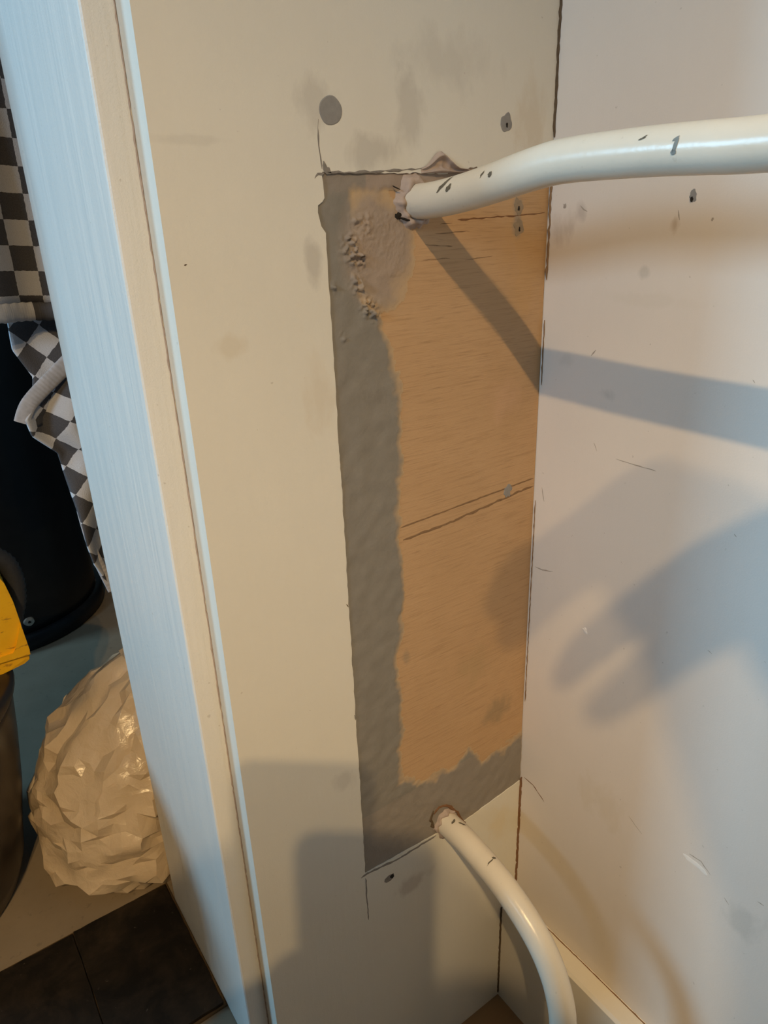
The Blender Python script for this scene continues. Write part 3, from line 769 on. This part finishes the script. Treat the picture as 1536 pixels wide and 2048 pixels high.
M_hem = flat_mat('ribbed white hem', (0.46, 0.46, 0.50), .9, .1, .35, 120, .5)
towel = empty('tea_towel', (-.27, YB + .004, 1.36))
tag(towel, 'grey and white checked tea towel hanging behind the door lining', 'tea towel')
def cloth(name, fn, nu, nv, uvf, mat=None):
    bm = bmesh.new(); uv = bm.loops.layers.uv.new('UVMap'); g_ = {}; pr = {}
    for j in range(nv + 1):
        for i in range(nu + 1):
            s_, t_ = i / nu, j / nv; vv_ = bm.verts.new(fn(s_, t_)); g_[i, j] = vv_; pr[vv_] = uvf(s_, t_)
    for j in range(nv):
        for i in range(nu):
            f_ = bm.faces.new((g_[i, j], g_[i + 1, j], g_[i + 1, j + 1], g_[i, j + 1])); f_.smooth = True
            for lp in f_.loops: lp[uv].uv = pr[lp.vert]
    o = link(name, bm, mat or M_check, towel, smooth=True)
    md = o.modifiers.new('thickness', 'SOLIDIFY'); md.thickness = .0022; md.offset = 0
    return o
YT = .330
def lerp(a, b_, t): return a + (b_ - a) * t
# upper layer, hem at the bottom
zt_, zh = 1.36, onY(60, 600, YT).z
def f_up(s_, t_):
    x = lerp(-.50, -.17, s_) ; z = lerp(zt_, zh + .012 - .030 * s_, t_)
    gather = lerp(.25, 1, min(1, t_ * 1.6))
    x = -.27 + (x + .27) * gather
    y = YT - .03 * (1 - t_) - .010 * math.sin(s_ * 16 + t_ * 1.5) * (.5 + .5 * t_) - .006 * math.sin(s_ * 31 + 1) * t_
    return Vector((x, y, z))
cloth('cloth_layer', f_up, 70, 60, lambda s_, t_: (s_ * .33 + .004, t_ * (zt_ - zh)))
def f_hem(s_, t_):
    p = f_up(s_, 1.0); a = t_ * 2 * math.pi
    return p + Vector((0, math.cos(a) * .0055 - .001, math.sin(a) * .0085 - .007 + .0004 * math.sin(s_ * 260)))
o_ = cloth('hem', f_hem, 220, 12, lambda s_, t_: (s_ * .33 * .6, .9)); o_.modifiers.clear()
# folded lower layers: outline from the photograph on the plane of the towel, checks turned on the diagonal
L_edge = [(640, 12), (700, 24), (752, 62), (800, 58), (835, 46), (870, 62), (905, 115), (960, 132), (1020, 150), (1080, 165), (1120, 182), (1165, 214), (1190, 226)]
def rot_uv(p, tw, dx=0, dz=0):
    u, w_ = p.x - dx, p.z - dz
    return (u * math.cos(tw) - w_ * math.sin(tw) + 1, u * math.sin(tw) + w_ * math.cos(tw) + 1)
def f_fold(s_, t_):
    py = lerp(632, 850, t_); a = onY(pw(py, L_edge), py, YT + .026)
    p = a.lerp(Vector((-.20, YT + .026, a.z)), s_)
    p.y += .008 * math.sin(s_ * 6 + t_ * 5) - .010 * math.exp(-(s_ / .10) ** 2)
    return p
cloth('cloth_layer', f_fold, 50, 40, lambda s_, t_: rot_uv(f_fold(s_, t_), .80, -.30, .78))
def f_tail(s_, t_):
    py = lerp(lerp(838, 600, min(1, s_ * 1.6)), lerp(1182, 1230, s_), t_)
    px = pw(max(836, py), L_edge)
    YL = YT + .012; a = onY(px, py, YL)
    p = a.lerp(Vector((-.215, YL, a.z)), s_)
    p.y += .010 * math.sin(s_ * 9 + t_ * 7) * min(1, t_ * 3 + .2) - .009 * math.exp(-(s_ / .09) ** 2)
    return p
cloth('cloth_layer', f_tail, 50, 90, lambda s_, t_: rot_uv(f_tail(s_, t_), .62 + .30 * t_, -.29, .66))
# stitched hem along the fold and down the loose corner
def f_strip(pts, w0, w1_):
    cs = catmull(pts, 10)
    def fn(s_, t_):
        k = s_ * (len(cs) - 1); i = min(int(k), len(cs) - 2); p = cs[i].lerp(cs[i + 1], k - i)
        t = (cs[i + 1] - cs[i]).normalized(); sd = Vector((0, -1, 0)).cross(t).normalized(); w = lerp(w0, w1_, s_)
        a = t_ * 2 * math.pi
        return p + sd * (math.cos(a) * w) + Vector((0, -1, 0)) * (math.sin(a) * w * .28 + .0002 * math.sin(s_ * 150))
    return fn
h_a = f_strip([onY(px, py, YT + .006) for px, py in ((44, 846), (56, 812), (84, 778), (118, 744), (160, 700))], .0075, .0085)
o_ = cloth('hem', h_a, 90, 12, lambda s_, t_: (s_ * .10, t_ * .02), M_hem); o_.modifiers.clear()
h_b = f_strip([onY(px, py, YT + .006) for px, py in ((160, 1020), (172, 1060), (186, 1100), (205, 1140), (226, 1180))], .0035, .0055)
o_ = cloth('hem', h_b, 90, 12, lambda s_, t_: (s_ * .10, t_ * .02), M_hem); o_.modifiers.clear()
hk = [(-.27, YB, 1.372), (-.27, YB + .03, 1.368), (-.27, YB + .05, 1.375), (-.27, YB + .055, 1.392)]
hook = empty('wall_hook', (-.27, YB, 1.372)); tag(hook, 'small steel hook on the rear of the partition holding the tea towel', 'hook')
link('hook_bar', tube(bmesh.new(), catmull(hk, 6), .0035, 12), M_steel, hook, smooth=True)
link('hook_plate', add_box(bmesh.new(), -.285, -.255, YB + .0002, YB + .004, 1.355, 1.40, .001), M_steel, hook)

# ------------------------------------------------------------------ made-up cabinet, added out of view to keep daylight off the foot of the corner
M_cab = flat_mat('grey green cabinet paint', (0.22, 0.24, 0.21), .5, .3, .06, 20, .1)
M_top = flat_mat('oak worktop', (0.30, 0.19, 0.10), .4, .4, .25, 30, .2)
cab = empty('added_cabinet', (-1.52, -.45, 0)); tag(cab, 'grey-green cabinet with two doors, added out of view to block the window daylight', 'cabinet')
box('carcass', -1.80, -1.24, -.95, .015, .08, .91, M_cab, cab)
box('plinth', -1.78, -1.29, -.95, .015, 0.0, .08, M_cab, cab)
for ya in (-.945, -.463):
    dr = box('door', -1.239, -1.220, ya, ya + .474, .10, .90, M_cab, cab, bev=.002)
    link('handle', tube(bmesh.new(), [(-1.2205, ya + .237 - .05, .84), (-1.200, ya + .237 - .05, .84), (-1.200, ya + .237 + .05, .84), (-1.2205, ya + .237 + .05, .84)], .005, 10), M_steel, dr)
tag(box('added_worktop', -1.82, -1.20, -.96, .018, .9102, .95, M_top, bev=.003), 'oak top added with the unseen cabinet to block daylight', 'added_worktop')

# ------------------------------------------------------------------ ceiling lamp with two bulbs (out of frame; its warm light makes the sharp shadows)
M_brass = flat_mat('brushed lamp metal', (0.55, 0.50, 0.42), .35, .5, .06, 40, 0, 1.0)
m, nt, b = new_mat('lit bulb'); b.inputs['Base Color'].default_value = (1, .9, .75, 1)
b.inputs['Emission Color'].default_value = (*WARM, 1); b.inputs['Emission Strength'].default_value = 4.0
M_bulb = m
M_shade = flat_mat('dark lamp shade', (0.05, 0.045, 0.04), .6, .3, .1, 40, 0)
SH_D = .029
lamp = empty('ceiling_lamp', (LAMP.x, LAMP.y, 2.5))
tag(lamp, 'two-bulb pendant lamp hanging on a long stem from the ceiling', 'lamp')
link('canopy', lathe(bmesh.new(), [(.05, 2.5), (.05, 2.488), (.02, 2.475), (.006, 2.47)], LAMP.x, LAMP.y, 28), M_brass, lamp)
BULB_D = Vector((0.0, .085, 0.0))
link('stem', tube(bmesh.new(), [(LAMP.x, LAMP.y, 2.47), (LAMP.x, LAMP.y, LAMP.z + .12)], .004, 12), M_brass, lamp)
link('arm', tube(bmesh.new(), [LAMP + BULB_D * -1.0 + Vector((0, 0, .12)), LAMP + Vector((0, 0, .12)), LAMP + BULB_D + Vector((0, 0, .12))], .006, 12), M_brass, lamp)
for s_ in (-1, 1):
    P_ = LAMP + BULB_D * s_
    link('socket', lathe(bmesh.new(), [(.008, P_.z + .12), (.015, P_.z + .115), (.015, P_.z + .085), (.011, P_.z + .08)], P_.x, P_.y, 20), M_brass, lamp)
    link('bulb', lathe(bmesh.new(), [(.010, P_.z + .084), (.012, P_.z + .075), (.024, P_.z + .055), (.027, P_.z + .042), (.022, P_.z + .03), (.008, P_.z + .024)], P_.x, P_.y, 20), M_bulb, lamp, smooth=True)
    bm = tube(bmesh.new(), [(P_.x, P_.y, P_.z + .075), (P_.x, P_.y, P_.z + .05), (P_.x, P_.y, P_.z), (P_.x, P_.y, P_.z - SH_D)], lambda t: .030 if t < .1 else .046, 32, caps=False)
    sh_ = link('added_shade', bm, M_shade, lamp, smooth=True); sh_.modifiers.new('thickness', 'SOLIDIFY').thickness = .0015  # unseen cups added; their rims cut the warm light off the upper walls
    l = bpy.data.lights.new('bulb_light', 'POINT'); l.energy = LAMP_W; l.color = WARM; l.shadow_soft_size = .011
    o = bpy.data.objects.new('bulb_light', l); col.objects.link(o); o.parent = lamp; o.location = P_ - Vector(lamp.location)

# ------------------------------------------------------------------ the photographer, kneeling behind the lens; the phone and hands throw the shadows on the walls
def cp_(a, b_, c_): return CAM + RT * a + UP * b_ + FW * c_      # right, up, forward of the lens
m, nt, b = new_mat('phone glass'); b.inputs['Base Color'].default_value = (.02, .022, .025, 1); b.inputs['Roughness'].default_value = .25
M_phone = m
phone = empty('smartphone', cp_(-.020, -.058, -.009))
tag(phone, 'dark smartphone held upright in the left hand of the kneeling person', 'phone')
bm = bmesh.new(); pts2 = []
W2, H2, R2 = .039, .080, .013
for (sx, sy, a0) in ((1, 1, 0), (-1, 1, 90), (-1, -1, 180), (1, -1, 270)):
    for k in range(7):
        a = math.radians(a0 + 15 * k); pts2.append((sx * (W2 - R2) + R2 * math.cos(a), sy * (H2 - R2) + R2 * math.sin(a)))
r0 = [bm.verts.new(cp_(-.020 + u, -.058 + w_, -.005)) for u, w_ in pts2]; r1 = [bm.verts.new(cp_(-.020 + u, -.058 + w_, -.013)) for u, w_ in pts2]
bm.faces.new(r0); bm.faces.new(r1[::-1])
for k in range(len(pts2)): bm.faces.new((r0[k], r0[(k + 1) % len(pts2)], r1[(k + 1) % len(pts2)], r1[k]))
link('phone_body', bm, M_phone, phone)
bm = bmesh.new()
q4_ = [bm.verts.new(cp_(-.020 + u * .92, -.058 + w_ * .96, -.0133)) for u, w_ in pts2]; bm.faces.new(q4_)
link('screen', bm, M_phone, phone)

M_skin = flat_mat('skin', (0.55, 0.36, 0.27), .55, .3, .08, 60, .1)
M_jump = flat_mat('navy jumper', (0.035, 0.045, 0.07), .9, .1, .25, 150, .4)
M_trou = flat_mat('grey trousers', (0.10, 0.10, 0.105), .85, .1, .2, 150, .3)
M_shoe = flat_mat('dark shoes', (0.03, 0.027, 0.025), .5, .3, .2, 80, .2)
M_hair = flat_mat('brown hair', (0.06, 0.035, 0.02), .6, .3, .3, 200, .6)
V_, E_, R_, K_ = [], [], [], []
def J(p, r_, par=None, rr=None, k='j'):
    V_.append(Vector(p)); R_.append((r_, rr or r_)); K_.append(k)
    if par is not None: E_.append((par, len(V_) - 1))
    return len(V_) - 1
fh = Vector((.567, .824, 0)); rh = Vector((.824, -.567, 0)); uz = Vector((0, 0, 1))
pel = J((-.80, -1.02, .43), .135, None, .115, 't')
sp = J((-.77, -.97, .60), .125, pel, .105)
ch = J((-.72, -.89, .78), .145, sp, .11)
nb = J((-.695, -.82, .925), .075, ch)
nk = J((-.675, -.780, .985), .056, nb, k='s')
h0 = J((-.655, -.735, 1.035), .076, nk, .082, 's')
h1_ = J((-.645, -.715, 1.09), .088, h0, .082, 's')
h2_ = J((-.645, -.720, 1.14), .070, h1_, .066, 's')
J(Vector(V_[h0]) + fh * .088 + uz * .025, .011, h0, k='s')
for sd in (-1, 1): J(Vector(V_[h0]) + rh * sd * .082 + uz * .02, .012, h0, k='s')
def hand(par, w, d, a_, n_, curl):
    """palm and five fingers from the wrist w; d = pointing direction, a_ = across the palm, n_ = palm side"""
    d = d.normalized(); a_ = (a_ - d * a_.dot(d)).normalized(); n_ = n_.normalized()
    for i, (o_, ln) in enumerate(((-.017, .074), (-.006, .080), (.006, .078), (.017, .072))):
        k0 = J(w + d * .040 + a_ * o_ * .75, .0125, par, k='s')
        k1 = J(w + d * .090 + a_ * o_, .0105, k0, k='s'); k2 = J(w + d * (.090 + ln * .48) + a_ * o_ + n_ * curl * .010, .0088, k1, k='s')
        J(w + d * (.090 + ln * .92) + a_ * o_ * .95 + n_ * curl * .030, .0078, k2, k='s')
    t1 = J(w + d * .030 + a_ * -.034 + n_ * .012, .0125, par, k='s'); t2 = J(w + d * .064 + a_ * -.044 + n_ * .024, .0100, t1, k='s')
    J(w + d * .092 + a_ * -.046 + n_ * .030, .0085, t2, k='s')
# right arm, hand raised beside the phone
sR = J((-.572, -.94, .905), .072, ch); eR = J((-.430, -.790, 1.085), .050, sR)
wR = Vector((-.348, -.550, 1.132)); iR = J(wR, .026, eR, .022)
hand(iR, wR, Vector((-.346, -.436, 1.030)) - wR, Vector((1, 0, 0)), Vector((0, -.81, -.587)), .7)
# left arm out to the side, hand closed round the lower half of the phone
sL = J((-.835, -.765, .905), .072, ch); eL = J((-.830, -.560, .735), .050, sL)
wL = cp_(-.135, -.150, -.045); iL = J(wL, .027, eL, .022)
for i in range(4):
    y_ = -.128 + .0215 * i
    k0 = J(cp_(-.100, y_ - .004, -.032), .0125, iL, k='s')
    k1 = J(cp_(-.072, y_, -.014), .0098, k0, k='s'); k2 = J(cp_(-.064, y_ + .004, .0075), .0088, k1, k='s'); J(cp_(-.040, y_ + .006, .0075), .0078, k2, k='s')
t1 = J(cp_(-.090, -.080, -.040), .0115, iL, k='s'); t2 = J(cp_(-.060, -.056, -.030), .0098, t1, k='s'); J(cp_(-.040, -.042, -.0245), .0085, t2, k='s')
# legs: right foot planted, left knee down
hr = J((-.720, -1.075, .42), .100, pel, k='t'); kr = J((-.50, -.755, .505), .070, hr, k='t'); ar = J((-.590, -.865, .095), .046, kr, k='t')
fr = J((-.570, -.835, .045), .042, ar, k='f'); J((-.470, -.700, .030), .030, fr, k='f')
hl = J((-.885, -.965, .42), .100, pel, k='t'); kl = J((-.760, -.765, .080), .072, hl, k='t'); al = J((-.985, -1.090, .062), .046, kl, k='t')
fl_ = J((-1.01, -1.13, .060), .040, al, k='f'); J((-1.02, -1.15, .040), .034, fl_, k='f')
me = bpy.data.meshes.new('body'); me.from_pydata([tuple(p - Vector((-.80, -1.02, 0))) for p in V_], E_, [])
tmp = bpy.data.objects.new('body_tmp', me); col.objects.link(tmp)
sk_ = tmp.modifiers.new('skin', 'SKIN'); sk_.use_smooth_shade = True
sub = tmp.modifiers.new('sub', 'SUBSURF'); sub.levels = 1
for i, sv in enumerate(me.skin_vertices[0].data):
    sv.radius = R_[i]; sv.use_root = (i == 0)
dg = bpy.context.evaluated_depsgraph_get()
me2 = bpy.data.meshes.new_from_object(tmp.evaluated_get(dg))
bpy.data.objects.remove(tmp)
for mm in (M_jump, M_trou, M_skin, M_shoe): me2.materials.append(mm)
org = Vector((-.80, -1.02, 0)); idx = {'j': 0, 't': 1, 's': 2, 'f': 3}
mids = [(V_[a] * .5 + V_[b_] * .5, K_[b_]) for a, b_ in E_] + list(zip(V_, K_))
for p_ in me2.polygons:
    c = p_.center + org
    k = min(mids, key=lambda q: (q[0] - c).length_squared)[1]
    p_.material_index = idx[k]; p_.use_smooth = True
me2.name = 'body'
per = empty('person', (-.80, -1.02, 0)); tag(per, 'kneeling person in navy jumper and grey trousers holding up a phone', 'person')
bo = bpy.data.objects.new('body', me2); col.objects.link(bo); bo.parent = per
bm = bmesh.new(); bmesh.ops.create_uvsphere(bm, u_segments=28, v_segments=18, radius=1.0)
hc = Vector((-.648, -.722, 1.094))
for v_ in bm.verts:
    d = v_.co.copy(); fr_ = d.dot(fh)
    r_ = .108 + .006 * noise.noise(d * 6)
    lim = -.15 + .75 * max(0, fr_)
    if d.z < lim: r_ *= .78
    v_.co = hc + d * r_
link('hair', bm, M_hair, per, smooth=True)
